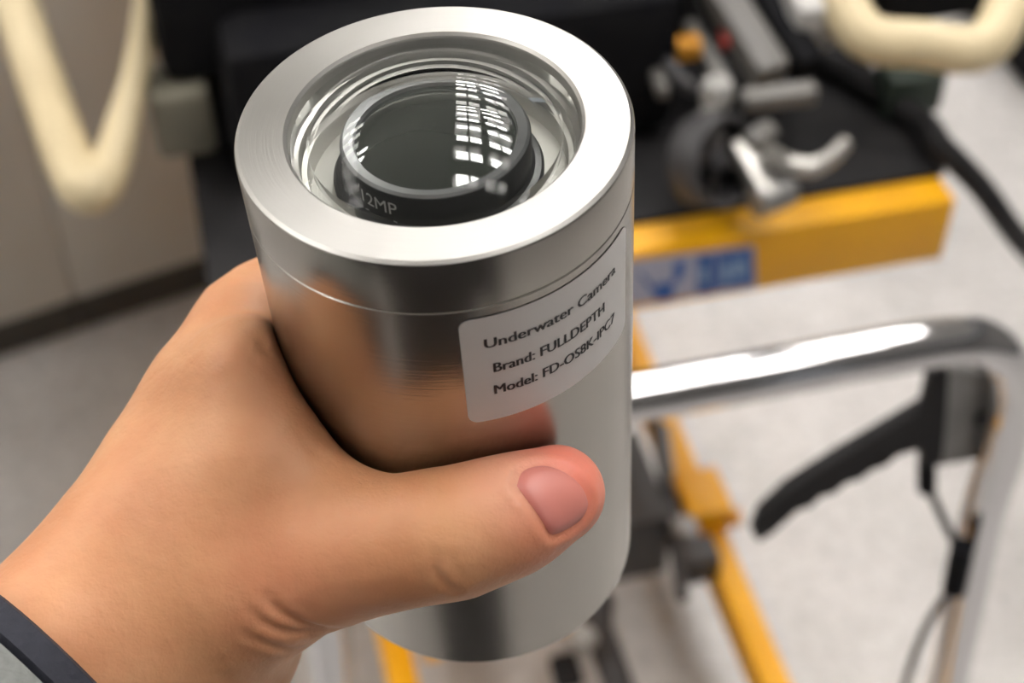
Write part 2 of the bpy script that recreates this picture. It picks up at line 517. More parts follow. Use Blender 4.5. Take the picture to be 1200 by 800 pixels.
# sticker: left edge at -83 degrees, right edge at -21 degrees, 14.6 to 43 mm below the rim
A0 = math.radians(-83.5); A1 = math.radians(-20.5)
SW = (A1 - A0) * R_H; SH = 0.0284
st = MB()
nx, ny, rc = 48, 26, 0.0022
def sticker_grid(off):
    vs = []
    for j in range(ny + 1):
        for i in range(nx + 1):
            x = SW * i / nx
            y = rc * (1 - math.cos(j / 8 * PI / 2)) if j < 8 else (SH - rc * (1 - math.cos((ny - j) / 8 * PI / 2)) if j > ny - 8 else rc + (SH - 2 * rc) * (j - 8) / (ny - 16))
            # round the corners by pulling rows in
            d = min(y, SH - y)
            ins = rc - math.sqrt(max(rc * rc - (rc - d) ** 2, 0)) if d < rc else 0
            x = min(max(x, ins), SW - ins)
            vs.append((x, y))
    return wrap(vs, A0, H - 0.0146 - SH, R_H + off)
fsq = [(j * (nx + 1) + i, j * (nx + 1) + i + 1, (j + 1) * (nx + 1) + i + 1, (j + 1) * (nx + 1) + i) for j in range(ny) for i in range(nx)]
st.add(sticker_grid(0.00016), fsq)
sticker = st.build('sticker', M['sticker'], uc, 40)
sticker['label'] = 'white printed sticker'
tx = MB()
for body, x, ytop, w, h in (('Underwater Camera', 4.3, 5.6, 31.5, 2.5), ('Brand: FULLDEPTH', 5.6, 12.5, 26.0, 2.5), ('Model: FD-OS8K-IPC7', 5.4, 18.6, 30.0, 2.5)):
    vs, fs = fit_text(body, w * mm, h * mm, 0.0)
    vs[:, 0] += x * mm; vs[:, 1] += SH - (ytop + h) * mm
    for dx, up in ((0.0, 0.00024), (0.00022, 0.00027)):
        tx.add(wrap(vs + np.array([dx, 0, 0]), A0, H - 0.0146 - SH, R_H + up), fs)
tx.build('lettering', M['ink'], sticker)
bt = MB()
vs, fs = fit_text('12MP', 8.2 * mm, 2.9 * mm, 0.0)
bt.add(wrap(vs, math.radians(-137.5), H - 0.0076, 0.0182), fs)
bt.add(wrap([(0, 0), (0.0075, 0), (0.0075, 0.0002), (0, 0.0002)], math.radians(-136), H - 0.0094, 0.01825), [(0, 1, 2, 3)])
bt.build('lettering', M['white_ink'], lens)

# ================================================================= hand
# all sizes in metres; a signed distance field of tapered bones, blended, pressed against the steel
def to_local(P):
    d = P - RIM
    return np.stack([d @ AX_X, d @ AX_Y, d @ AX_Z], -1)
def from_cyl(s, phi, off):
    """point s below the rim, phi degrees (90 = towards the camera, 180 = left), off outside the steel"""
    a = math.radians(-phi); r = R_H + off
    return RIM - AX_Z * s + r * (math.cos(a) * AX_X + math.sin(a) * AX_Y)
def on_cyl(px, py, off, far=False):
    """where the line of sight meets the cylinder of the steel grown by off"""
    d = ray(px, py); c = CAM - RIM
    dp = d - AX_Z * (d @ AX_Z); cp = c - AX_Z * (c @ AX_Z)
    A = dp @ dp; B = 2 * dp @ cp; Cc = cp @ cp - (R_H + off) ** 2
    D = B * B - 4 * A * Cc
    t = (-B + (1 if far else -1) * math.sqrt(max(D, 0))) / (2 * A)
    return CAM + d * t

def round_cone(P, a, b, r1, r2):
    a = np.array(a); b = np.array(b)
    ba = b - a; l2 = ba @ ba
    h = np.clip(((P - a) @ ba) / l2, 0, 1)
    q = P - a - h[:, None] * ba
    return np.sqrt((q * q).sum(1)) - (r1 + (r2 - r1) * h)
def smin(a, b, k):
    h = np.maximum(k - np.abs(a - b), 0) / k
    return np.minimum(a, b) - h * h * k * 0.25
def chain(P, pts, k):
    d = None
    for i in range(len(pts) - 1):
        c = round_cone(P, pts[i][0], pts[i + 1][0], pts[i][1], pts[i + 1][1])
        d = c if d is None else smin(d, c, k)
    return d

# thumb on the near side of the steel
TH = [(at(285, 672, 0.318), 0.0185), (on_cyl(405, 642, 0.0135), 0.0136), (on_cyl(470, 634, 0.0118), 0.0118), (on_cyl(535, 623, 0.0112), 0.0117), (on_cyl(598, 602, 0.0100), 0.0106), (on_cyl(652, 578, 0.0088), 0.0096)]
WRIST = at(140, 768, 0.315)
WRIST_A = at(105, 728, 0.318)
WRIST_B = at(215, 790, 0.330)
ELB = at(-420, 1330, 0.262)
ELB_A = ELB + (WRIST_A - WRIST) * 1.1
ELB_B = ELB + (WRIST_B - WRIST) * 1.1
# knuckles of the four fingers on the far left of the steel: (s, phi of knuckle, of tip, radius)
FING = [(0.0665, 203, 306, 0.0090), (0.0800, 196, 316, 0.0092), (0.0985, 193, 310, 0.0087), (0.1155, 190, 288, 0.0078)]
MCP = [from_cyl(s - 0.001, p, r + 0.0012) for s, p, q, r in FING]

def finger_pts(i):
    s, p0, p1, r = FING[i]
    out = [(MCP[i], r * 1.0)]
    for t, rr in ((0.22, 1.08), (0.42, 1.04), (0.47, 1.05), (0.72, 0.95), (0.77, 0.94), (1.0, 0.80)):
        out.append((from_cyl(s + 0.004 * t, p0 + (p1 - p0) * t, r * rr * 0.93 + (0.0012 if t in (0.47, 0.77) else 0)), r * rr))
    return out

def hand_sdf(P):
    # palm and back of the hand
    d = chain(P, [(at(165, 612, 0.322), 0.0130), (at(206, 536, 0.330), 0.0122), (at(248, 458, 0.336), 0.0112), (at(294, 384, 0.344), 0.0105), (MCP[0] + (at(262, 470, 0.336) - MCP[0]) * 0.08, 0.0085)], 0.010)
    for i, (a, r1, r2) in enumerate((((190, 690, 0.340), 0.014, 0.0115), ((205, 735, 0.352), 0.014, 0.011), ((225, 770, 0.360), 0.013, 0.010))):
        d = smin(d, round_cone(P, at(*a), MCP[i + 1], r1, r2), 0.012)
    # wrist and forearm
    d = smin(d, chain(P, [(at(190, 655, 0.324), 0.0190), (WRIST_A, 0.0185), (ELB_A, 0.0265)], 0.01), 0.014)
    d = smin(d, chain(P, [(at(255, 735, 0.338), 0.0190), (WRIST_B, 0.0185), (ELB_B, 0.0265)], 0.01), 0.014)
    # muscle between thumb and index finger (the web), over the left of the steel
    d = smin(d, chain(P, [(at(285, 560, 0.316), 0.0150), (at(285, 470, 0.322), 0.0125)], 0.01), 0.016)
    d = smin(d, chain(P, [(on_cyl(395, 590, 0.007), 0.0085), (from_cyl(0.060, 140, 0.006), 0.0075), (from_cyl(0.050, 160, 0.006), 0.0075)], 0.006), 0.014)
    # thumb
    th = chain(P, [(at(190, 735, 0.322), 0.0185)] + TH, 0.006)
    d = smin(d, th, 0.009)
    # fingers, each blended with the palm and kept apart from its neighbours
    out = d
    for i in range(4):
        out = np.minimum(out, smin(d, chain(P, finger_pts(i), 0.003), 0.006))
    # pressed against the steel
    L = to_local(P)
    r = np.sqrt(L[:, 0] ** 2 + L[:, 1] ** 2) - (R_H + 0.0001)
    k = 0.0025
    c = -r
    h = np.maximum(k - np.abs(out - c), 0) / k
    return np.maximum(out, c) + h * h * k * 0.25

def sdf_chunks(fn, P, n=400000):
    return np.concatenate([fn(P[i:i + n]) for i in range(0, len(P), n)]) if len(P) else np.zeros(0)

def surface_nets(fn, lo, hi, h, B=6):
    nb = np.ceil((np.array(hi) - lo) / (h * B)).astype(int)
    n = nb * B
    cx = [lo[i] + (np.arange(nb[i]) + 0.5) * h * B - h * 0.5 for i in range(3)]
    G = np.stack(np.meshgrid(*cx, indexing='ij'), -1).reshape(-1, 3)
    dc = sdf_chunks(fn, G)
    g = np.repeat(np.repeat(np.repeat(dc.reshape(nb), B, 0), B, 1), B, 2).astype(np.float32)
    act = np.abs(dc) < h * B * 1.05
    am = np.repeat(np.repeat(np.repeat(act.reshape(nb), B, 0), B, 1), B, 2)
    idx = np.argwhere(am)
    g[tuple(idx.T)] = sdf_chunks(fn, np.array(lo) + idx * h)
    ins = g < 0
    corners = [(i, j, k) for i in (0, 1) for j in (0, 1) for k in (0, 1)]
    cnt = sum(ins[i:n[0] - 1 + i, j:n[1] - 1 + j, k:n[2] - 1 + k].astype(np.int8) for i, j, k in corners)
    cells = np.argwhere((cnt > 0) & (cnt < 8))
    vid = -np.ones(n, int)
    vid[tuple(cells.T)] = np.arange(len(cells))
    acc = np.zeros((len(cells), 3)); num = np.zeros(len(cells))
    for a in corners:
        for ax in range(3):
            if a[ax]: continue
            b = list(a); b[ax] = 1
            va = g[cells[:, 0] + a[0], cells[:, 1] + a[1], cells[:, 2] + a[2]]
            vb = g[cells[:, 0] + b[0], cells[:, 1] + b[1], cells[:, 2] + b[2]]
            cr = (va < 0) != (vb < 0)
            t = np.where(cr, va / np.where(cr, va - vb, 1), 0)
            p = np.array(a, float)[None] + t[:, None] * (np.array(b) - np.array(a))[None]
            acc[cr] += p[cr]; num[cr] += 1
    V = np.array(lo) + (cells + acc / num[:, None]) * h
    faces = []
    for ax in range(3):
        o1, o2 = [(1, 2), (2, 0), (0, 1)][ax]
        sl = [slice(1, n[i] - 1) for i in range(3)]
        s2 = list(sl); s2[ax] = slice(2, n[ax])
        A = ins[tuple(sl)]; Bv = ins[tuple(s2)]
        e = np.argwhere(A != Bv) + 1
        flip = ins[tuple(e.T)]
        d1 = np.zeros(3, int); d1[o1] = 1
        d2 = np.zeros(3, int); d2[o2] = 1
        q = np.stack([vid[tuple((e - d1 - d2).T)], vid[tuple((e - d2).T)], vid[tuple(e.T)], vid[tuple((e - d1).T)]], 1)
        q[~flip] = q[~flip][:, ::-1]
        faces.append(q)
    Fq = np.concatenate(faces)
    Fq = Fq[(Fq >= 0).all(1)]
    return V, Fq

def gradient(fn, P, e=0.0003):
    g = np.stack([sdf_chunks(fn, P + np.eye(3)[i] * e) - sdf_chunks(fn, P - np.eye(3)[i] * e) for i in range(3)], 1)
    return g / np.maximum(np.linalg.norm(g, axis=1, keepdims=True), 1e-9)

def trace(px, py, t0=0.2):
    """where the line of sight meets the skin"""
    d = ray(px, py); dn = d / np.linalg.norm(d)
    t = t0
    for _ in range(90):
        s = hand_sdf((CAM + dn * t)[None])[0]
        if abs(s) < 0.00005: break
        t += s * 0.9
        if t > 0.6: return None
    return CAM + dn * t

lo = np.array([-0.205, 0.035, 1.085]); hi = np.array([0.065, 0.32, 1.345])
HV, HF = surface_nets(hand_sdf, lo, hi, 0.0009)
HN = gradient(hand_sdf, HV)
for _ in range(2):
    HV -= HN * np.clip(sdf_chunks(hand_sdf, HV), -0.001, 0.001)[:, None] * 0.9
HN = gradient(hand_sdf, HV)

def seg_dist(P, pts):
    d = np.full(len(P), 1.0)
    for a, b in zip(pts[:-1], pts[1:]):
        d = np.minimum(d, round_cone(P, a, b, 0, 0))
    return d

disp = np.zeros(len(HV))
def crease(px_pts, width, depth, ridge=0.15):
    pts = [q for q in (trace(*p) for p in px_pts) if q is not None]
    if len(pts) < 2: return
    pts = spline(pts, 6)
    d = seg_dist(HV, pts)
    # fade at both ends
    e0 = np.linalg.norm(HV - pts[0], axis=1); e1 = np.linalg.norm(HV - pts[-1], axis=1)
    fade = np.clip(np.minimum(e0, e1) / 0.004, 0, 1) * 0.75 + 0.25
    disp[:] -= 0.62 * fade * depth * np.exp(-(d / width) ** 2)
    disp[:] += 0.6 * fade * depth * ridge * np.exp(-((d - 2.1 * width) / width) ** 2)

# folds at the base of the thumb, at its joint and in the web
crease([(312, 700), (335, 722), (365, 735), (396, 737)], 0.0011, 0.0016)
crease([(296, 718), (318, 734), (350, 742), (385, 740)], 0.0010, 0.0013)
crease([(285, 742), (315, 756), (350, 762), (376, 756)], 0.0010, 0.0010)
crease([(508, 648), (510, 668), (520, 684), (534, 692)], 0.0010, 0.0011)
crease([(528, 650), (536, 668), (548, 682)], 0.0009, 0.0006)
crease([(300, 392), (312, 410), (328, 416)], 0.0010, 0.0010)
crease([(285, 400), (300, 425), (322, 440)], 0.0009, 0.0004)
crease([(345, 500), (365, 525), (392, 545)], 0.0008, 0.0004)

# thumb nail outline in the photo, laid on the skin
NAIL = [(606, 568), (611, 553), (622, 546), (640, 544), (660, 551), (679, 565), (689, 582), (690, 596), (681, 611), (662, 623), (647, 627), (640, 617), (630, 601), (618, 585)]
def resample(poly, n):
    P = np.array([p for p in spline([(a, b, 0) for a, b in poly + [poly[0]]], 8)])[:, :2]
    L = np.concatenate([[0], np.cumsum(np.linalg.norm(np.diff(P, axis=0), axis=1))])
    t = np.linspace(0, L[-1], n, endpoint=False)
    return np.stack([np.interp(t, L, P[:, 0]), np.interp(t, L, P[:, 1])], 1)
NB = resample(NAIL, 48)
NC = NB.mean(0)
nail_rim = [trace(*p) for p in NB]
d = seg_dist(HV, nail_rim + [nail_rim[0]])
disp -= 0.00055 * np.exp(-(d / 0.0009) ** 2)
disp += 0.00035 * np.exp(-((d - 0.0022) / 0.0010) ** 2)
HV = HV + HN * disp[:, None]

hand = bpy.data.objects.new('person', bpy.data.meshes.new('person'))
COL.objects.link(hand)
ORG = WRIST
hand.location = ORG
hm = hand.data
hm.from_pydata([tuple(p) for p in (HV - ORG)], [], [tuple(int(i) for i in f) for f in HF])
hm.materials.append(M['skin'])
hm.polygons.foreach_set('use_smooth', [True] * len(hm.polygons))
TIP = np.array(TH[-1][0]); IP = np.array(TH[3][0])
red = np.clip(1 - (np.linalg.norm(HV - (TIP + (TIP - IP) * 0.05 + np.array([0, 0, 0.004])), axis=1) - 0.006) / 0.020, 0, 1) ** 1.3 * 0.85
for i in range(4):
    ft = finger_pts(i)
    red = np.maximum(red, 0.5 * np.clip(1 - np.linalg.norm(HV - ft[-1][0], axis=1) / 0.018, 0, 1))
fold = trace(345, 700)
red = np.maximum(red, 0.22 * np.clip(1 - np.linalg.norm(HV - fold, axis=1) / 0.022, 0, 1))
pc = trace(600, 560)
pale = 0.55 * np.clip(1 - np.linalg.norm(HV - pc, axis=1) / 0.012, 0, 1)
for nm, arr in (('redness', red), ('paleness', pale)):
    a_ = hm.attributes.new(nm, 'FLOAT', 'POINT')
    a_.data.foreach_set('value', arr.astype(np.float32))
tag(hand, 'left hand and wrist gripping the steel camera, thumb across its front', 'person')

nm_ = MB()
rings = [0.0, 0.25, 0.5, 0.72, 0.88, 1.0]
vs = []
n = len(NB)
for rr in rings[1:]:
    for p in NB:
        q = NC + (p - NC) * rr
        h = trace(*q)
        g = gradient(hand_sdf, h[None])[0]
        vs.append(h + g * (0.0006 * (1 - rr ** 4) - 0.0004 * (rr == 1.0)))
c0 = trace(*NC); vs.append(c0 + gradient(hand_sdf, c0[None])[0] * 0.0006)
fs = []
for i in range(len(rings) - 2):
    for k in range(n):
        fs.append((i * n + k, i * n + (k + 1) % n, (i + 1) * n + (k + 1) % n, (i + 1) * n + k))
for k in range(n):
    fs.append((len(vs) - 1, k, (k + 1) % n))
nm_.add([v - ORG for v in vs], fs)
nm_.build('thumb_nail', M['nail'], hand, 60)

# finger nails on the far side
for i in range(4):
    pts = finger_pts(i)
    tip, prev = np.array(pts[-1][0]), np.array(pts[-2][0])
    r = pts[-1][1]
    ax = tip - prev; ax /= np.linalg.norm(ax)
    L = to_local(tip[None])[0]
    outw = (AX_X * L[0] + AX_Y * L[1]); outw /= np.linalg.norm(outw)
    outw -= ax * (outw @ ax); outw /= np.linalg.norm(outw)
    side = np.cross(ax, outw)
    vs, fs = [], []
    for a in range(7):
        for b in range(7):
            u = (a / 6 - 0.5) * 1.0; w = (b / 6 - 0.5) * 1.5
            vs.append(tip + ax * (u * 0.010 - 0.001) + (outw * math.cos(w) + side * math.sin(w)) * (r * 1.03 - 0.0003 * abs(u)) - ORG)
    for a in range(6):
        for b in range(6):
            fs.append((a * 7 + b, a * 7 + b + 1, (a + 1) * 7 + b + 1, (a + 1) * 7 + b))
    MB().add(vs, fs).build('finger_nail', M['nail'], hand, 60)

# sleeve end on the forearm
fa = ELB - WRIST; fl = np.linalg.norm(fa); fa /= fl
wide = (WRIST_B - WRIST_A); wide -= fa * (wide @ fa); wide /= np.linalg.norm(wide)
thin = np.cross(fa, wide)
MID = (WRIST_A + WRIST_B) / 2
def oval(t, a, b, n=40):
    c = MID + fa * t
    return [c + wide * a * math.cos(2 * PI * k / n) + thin * b * math.sin(2 * PI * k / n) - ORG for k in range(n)]
def oval_tube(rows):
    n = 40; vs = []
    for r in rows: vs += oval(*r)
    m = len(rows)
    return MB().add(vs, [(i * n + k, i * n + (k + 1) % n, (i + 1) * n + (k + 1) % n, (i + 1) * n + k) for i in range(m - 1) for k in range(n)])
CU = 0.015
sl = oval_tube([(CU + 0.007, 0.036, 0.026), (CU + 0.0075, 0.040, 0.030), (CU + 0.03, 0.042, 0.032), (CU + 0.09, 0.046, 0.036), (CU + 0.13, 0.048, 0.038)]).build('sleeve', M['sleeve'], hand, 60)
oval_tube([(CU + 0.004, 0.033, 0.023), (CU, 0.0355, 0.0255), (CU + 0.001, 0.0385, 0.0285), (CU + 0.006, 0.0395, 0.0295), (CU + 0.008, 0.037, 0.027)]).build('cuff', M['cuff'], sl, 60)

# clothes of the photographer, standing just behind the camera and mirrored darkly in the steel
def jacket_sdf(P):
    q = P.copy(); q[:, 1] = (q[:, 1] + 0.20) * 1.5 - 0.20
    d = chain(q, [(np.array([-0.03, -0.20, 0.80]), 0.20), (np.array([-0.03, -0.20, 1.10]), 0.195), (np.array([-0.03, -0.23, 1.28]), 0.155)], 0.05)
    for sx in (-1, 1):
        d = smin(d, round_cone(P, np.array([-0.03 + sx * 0.10, -0.24, 1.33]), np.array([-0.03 + sx * 0.17, -0.24, 1.31]), 0.075, 0.070), 0.05)
    d = smin(d, chain(P, [(np.array([-0.20, -0.24, 1.31]), 0.068), (np.array([-0.31, -0.10, 1.12]), 0.055), (MID + fa * 0.135, 0.045)], 0.03), 0.03)
    d = smin(d, chain(P, [(np.array([0.15, -0.24, 1.30]), 0.068), (np.array([0.25, -0.26, 1.05]), 0.055), (np.array([0.26, -0.18, 0.82]), 0.044)], 0.03), 0.03)
    return d
def trousers_sdf(P):
    d = round_cone(P, np.array([-0.12, -0.20, 0.86]), np.array([0.06, -0.20, 0.86]), 0.105, 0.105)
    for sx in (-1, 1):
        d = smin(d, chain(P, [(np.array([-0.03 + sx * 0.09, -0.20, 0.82]), 0.118), (np.array([-0.03 + sx * 0.10, -0.18, 0.48]), 0.092), (np.array([-0.03 + sx * 0.105, -0.20, 0.10]), 0.080)], 0.03), 0.03)
    return d
for nm, fn, a, b, m in (('jacket', jacket_sdf, (-0.45, -0.45, 0.52), (0.40, 0.16, 1.46), 'jacket'), ('trousers', trousers_sdf, (-0.35, -0.42, 0.01), (0.30, 0.02, 1.05), 'trousers')):
    V, Q = surface_nets(fn, np.array(a), np.array(b), 0.012)
    MB().add([p - ORG for p in V], [tuple(int(i) for i in f) for f in Q]).build(nm, M[m], hand, 60)
for sx in (-1, 1):
    x = -0.03 + sx * 0.105
    MB().lathe([(0.0005, 0.0), (0.050, 0.0), (0.052, 0.02), (0.046, 0.06), (0.036, 0.10), (0.0005, 0.11)], 24, np.array([x, -0.15, 0.002]) - ORG, ((1, 0, 0), (0, 2.6, 0), (0, 0, 1))).build('shoe', M['rubber'], hand, 50)

# head, hair and right hand of the photographer
HC = np.array([-0.03, -0.225, 1.600])
def ell(P, c, r):
    q = (P - np.array(c)) / np.array(r)
    return (np.sqrt((q * q).sum(1)) - 1) * min(r)
def skull_sdf(P):
    d = ell(P, HC, (0.074, 0.094, 0.105))
    d = smin(d, ell(P, HC + np.array([0, 0.028, -0.062]), (0.056, 0.062, 0.060)), 0.03)
    d = smin(d, round_cone(P, HC + np.array([0, -0.02, -0.08]), HC + np.array([0, -0.03, -0.235]), 0.054, 0.058), 0.02)
    d = smin(d, round_cone(P, HC + np.array([0, 0.090, 0.005]), HC + np.array([0, 0.108, -0.030]), 0.008, 0.013), 0.012)
    for sx in (-1, 1):
        d = smin(d, ell(P, HC + np.array([sx * 0.076, -0.005, -0.012]), (0.008, 0.018, 0.030)), 0.006)
        d = np.maximum(d, -ell(P, HC + np.array([sx * 0.031, 0.098, 0.004]), (0.018, 0.016, 0.010)))
    d = smin(d, ell(P, HC + np.array([0, 0.088, -0.062]), (0.022, 0.008, 0.009)), 0.006)
    d = np.maximum(d, -round_cone(P, HC + np.array([-0.020, 0.097, -0.062]), HC + np.array([0.020, 0.097, -0.062]), 0.0022, 0.0022))
    return d
def hair_sdf(P):
    d = ell(P, HC + np.array([0, -0.012, 0.018]), (0.082, 0.098, 0.104))
    face = ell(P, HC + np.array([0, 0.10, -0.035]), (0.085, 0.085, 0.105))
    return np.maximum(np.maximum(d, -face), (HC[2] - 0.055) - P[:, 2])
RW = np.array([0.26, -0.18, 0.82])
def right_hand_sdf(P):
    d = chain(P, [(RW + np.array([0, 0, 0.03]), 0.026), (RW + np.array([0, 0.005, -0.035]), 0.027)], 0.01)
    for k in range(4):
        y = 0.030 - 0.019 * k
        d = smin(d, round_cone(P, RW + np.array([0, y * 0.6, -0.03]), RW + np.array([0, y, -0.085]), 0.015, 0.0105), 0.012)
    for k, l in enumerate((0.070, 0.078, 0.072, 0.056)):
        y = 0.030 - 0.019 * k
        d = np.minimum(d, smin(d, chain(P, [(RW + np.array([0, y, -0.085]), 0.0095), (RW + np.array([-0.008, y, -0.085 - l * 0.5]), 0.0088), (RW + np.array([-0.026, y, -0.085 - l * 0.95]), 0.0075)], 0.003), 0.004))
    return np.minimum(d, smin(d, chain(P, [(RW + np.array([-0.01, 0.025, -0.02]), 0.014), (RW + np.array([-0.022, 0.050, -0.055]), 0.0115), (RW + np.array([-0.026, 0.055, -0.090]), 0.009)], 0.004), 0.010))
for nm, fn, a, b, h, m in (('head', skull_sdf, HC - 0.27, HC + 0.14, 0.0045, 'skin'), ('hair', hair_sdf, HC - 0.13, HC + 0.14, 0.0045, 'jacket'), ('hand', right_hand_sdf, RW - 0.20, RW + 0.09, 0.003, 'skin')):
    V, Q = surface_nets(fn, np.array(a), np.array(b), h)
    MB().add([p - ORG for p in V], [tuple(int(i) for i in f) for f in Q]).build(nm, M[m], hand, 80)
for sx in (-1, 1):
    c = HC + np.array([sx * 0.031, 0.083, 0.004]) - ORG
    MB().lathe([(max(0.012 * math.sin(PI * i / 10), 0.0002), 0.012 * math.cos(PI * i / 10)) for i in range(11)], 16, c).build('eye', M['decal'], hand, 80)

# ================================================================= lift table (the yellow cart)
CO = at_z(1122, 234, 0.70); CO[2] = 0.0       # front right corner of the platform
CP = np.array([0.971, 0.237, 0.0]); CP /= np.linalg.norm(CP)
CQ = np.array([-CP[1], CP[0], 0.0])
CZ = np.array([0, 0, 1.0])
CAX = (CP, CQ, CZ)
def cart(u, v, z): return CO + u * CP + v * CQ + z * CZ
def at_v(px, py, v):
    d = ray(px, py)
    t = ((CO + v * CQ - CAM) @ CQ) / (d @ CQ)
    return CAM + d * t
W_, D_, ZT = 0.591, 0.95, 0.70
lt = empty('lift_table', cart(-W_ / 2, D_ / 2, 0), CAX)
tag(lt, 'yellow scissor lift table cart with chrome push handle and black release lever', 'cart')
inv = local(lt)
def cbox(mb, u0, u1, v0, v1, z0, z1, bev=0.0):
    return mb.box(cart((u0 + u1) / 2, (v0 + v1) / 2, (z0 + z1) / 2), ((u1 - u0) / 2, (v1 - v0) / 2, (z1 - z0) / 2), CAX, bev)
cbox(MB(), -W_, 0, 0, D_, ZT - 0.064, ZT, 0.004).build('platform', M['yellow'], lt, 40, inv)
RU = (at_z(911, 800, 0.15) - CO) @ CP
LU = (at_z(470, 785, 0.15) - CO) @ CP
for u in (LU, RU):
    cbox(MB(), u - 0.015, u + 0.015, -0.40, D_ - 0.05, 0.10, 0.15, 0.004).build('base_rail', M['yellow'], lt, 40, inv)
for v in (-0.40, 0.86):
    cbox(MB(), -0.465, -0.128, v - 0.02, v + 0.02, 0.10, 0.145, 0.004).build('cross_member', M['yellow'], lt, 40, inv)
for u in (-0.445, -0.315):
    for a, b in (((0.02, 0.17), (0.80, 0.62)), ((0.02, 0.62), (0.80, 0.17))):
        p, q = cart(u, a[0], a[1]), cart(u, b[0], b[1])
        d = q - p; l = np.linalg.norm(d); d /= l
        MB().box((p + q) / 2, (l / 2, 0.008, 0.022), (d, CP, np.cross(d, CP)), 0.002).build('scissor_arm', M['yellow'], lt, 40, inv)
        u += 0.018
# hinge bracket and stop on the right rail
def vz(px, py, z): return (at_z(px, py, z) - CO) @ CQ
v0, v1 = vz(840, 600, 0.185), vz(815, 548, 0.185)
cbox(MB(), RU - 0.030, RU + 0.022, v0, v1, 0.145, 0.185, 0.006).build('rail_bracket', M['yellow'], lt, 40, inv)
MB().tube([cart(RU + 0.015, v0 + 0.005, 0.165), cart(RU + 0.030, v0 + 0.002, 0.165)], 0.010, 14).build('bracket_pin', M['orange'], lt, 40, inv)
# foot pump between the rails
cbox(MB(), RU - 0.130, RU - 0.052, vz(755, 612, 0.20), vz(755, 500, 0.20), 0.10, 0.20, 0.006).build('pump_body', M['charcoal'], lt, 40, inv)
MB().tube([at_z(766, 480, 0.17), at_z(800, 700, 0.17)], 0.007, 14).build('pump_rod', M['charcoal'], lt, 40, inv)
MB().tube([at_z(778, 500, 0.165), at_z(789, 600, 0.165)], 0.007, 14).build('pump_hose', M['grey_steel'], lt, 40, inv)
MB().box(at_z(816, 656, 0.16), (0.022, 0.018, 0.020), CAX, 0.005).build('pump_bracket', M['charcoal'], lt, 40, inv)
MB().lathe([(0.0005, 0.012), (0.014, 0.010), (0.017, 0.0), (0.014, -0.010), (0.0005, -0.012)], 24, at_z(802, 622, 0.175)).build('bracket_washer', M['grey_steel'], lt, 50, inv)
MB().tube([at_z(702, 700, 0.17), at_z(700, 735, 0.17), at_z(735, 830, 0.16)], 0.016, 14).build('pedal_arm', M['charcoal'], lt, 40, inv)
MB().lathe([(0.0005, 0.012), (0.011, 0.010), (0.015, 0.0), (0.011, -0.011), (0.0005, -0.012)], 24, at_z(683, 748, 0.20)).build('release_knob', M['pale_plastic'], lt, 50, inv)
cbox(MB(), RU - 0.215, RU - 0.185, vz(655, 800, 0.14), vz(650, 765, 0.14), 0.12, 0.14, 0.006).build('foot_pedal', M['rubber'], lt, 40, inv)

# wheels
for u in (-0.52, -0.073):
    for v in (-0.33, 0.80):
        c = cart(u, v, 0.0625)
        w = MB().lathe([(0.012, -0.018), (0.052, -0.018), (0.0615, -0.012), (0.0625, 0), (0.0615, 0.012), (0.052, 0.018), (0.012, 0.018)], 32, c, (CQ, CZ, CP), closed=True)
        w.build('wheel', M['rubber'], lt, 40, inv)
# push handle
VH, ZH = -0.270, 0.842
UL = -0.555
arc = spline([at_v(1112, 800, VH), at_v(1132, 700, VH), at_v(1151, 605, VH), at_v(1174, 530, VH), at_v(1186, 470, VH), at_v(1180, 425, VH), at_v(1150, 401, VH), at_v(1100, 402, VH), at_v(1020, 415, VH)], 5)
low = arc[0] + (arc[0] - arc[4]) * ((arc[0][2] - 0.13) / (arc[4][2] - arc[0][2]))
path = [low] + arc
ZH = path[-1][2]
path.append(cart(-0.30, VH, ZH - 0.001))
for k in range(0, 9):
    a = PI / 2 + PI / 2 * k / 8
    path.append(cart(UL + 0.055 + 0.055 * math.cos(a), VH, ZH - 0.055 + 0.055 * math.sin(a)))
path.append(cart(UL - 0.01, VH, 0.13))
def densify(p, step):
    out = [p[0]]
    for a, b in zip(p[:-1], p[1:]):
        m = max(1, int(np.linalg.norm(b - a) / step))
        out += [a + (b - a) * (i + 1) / m for i in range(m)]
    return out
MB().tube(densify(path, 0.06), 0.0150, 24).build('push_handle', M['chrome'], lt, 50, inv)
for pu, ru in ((UL - 0.01, LU), ((low - CO) @ CP, RU)):
    cbox(MB(), min(pu, ru) - 0.018, max(pu, ru) + 0.018, VH - 0.022, VH + 0.022, 0.105, 0.158, 0.004).build('handle_foot', M['yellow'], lt, 40, inv)
# release lever, its plate and cable
g = [at_v(x, y, VH + 0.012) for x, y in ((1112, 432), (1172, 440), (1176, 500), (1160, 535), (1105, 545))]
MB().add([p for p in g] + [p + CQ * 0.006 for p in g], [(4, 3, 2, 1, 0), (5, 6, 7, 8, 9)] + [(i, (i + 1) % 5, 5 + (i + 1) % 5, 5 + i) for i in range(5)]).build('handle_plate', M['grey_steel'], lt, 40, inv)
MB().tube([at_v(1150, 492, VH + 0.013), at_v(1150, 492, VH + 0.008)], 0.0045, 16).build('plate_bolt', M['charcoal'], lt, 40, inv)
lv = [(1112, 436), (1092, 445), (1085, 478), (1040, 505), (980, 540), (925, 575), (893, 605), (884, 628), (890, 634), (905, 625), (935, 598), (950, 594), (962, 582), (978, 578), (992, 566),
      (1008, 562), (1022, 551), (1038, 546), (1052, 534), (1078, 526), (1082, 545), (1104, 545), (1108, 500)]
g = [at_v(x, y, VH - 0.002) for x, y in lv]
n = len(g)
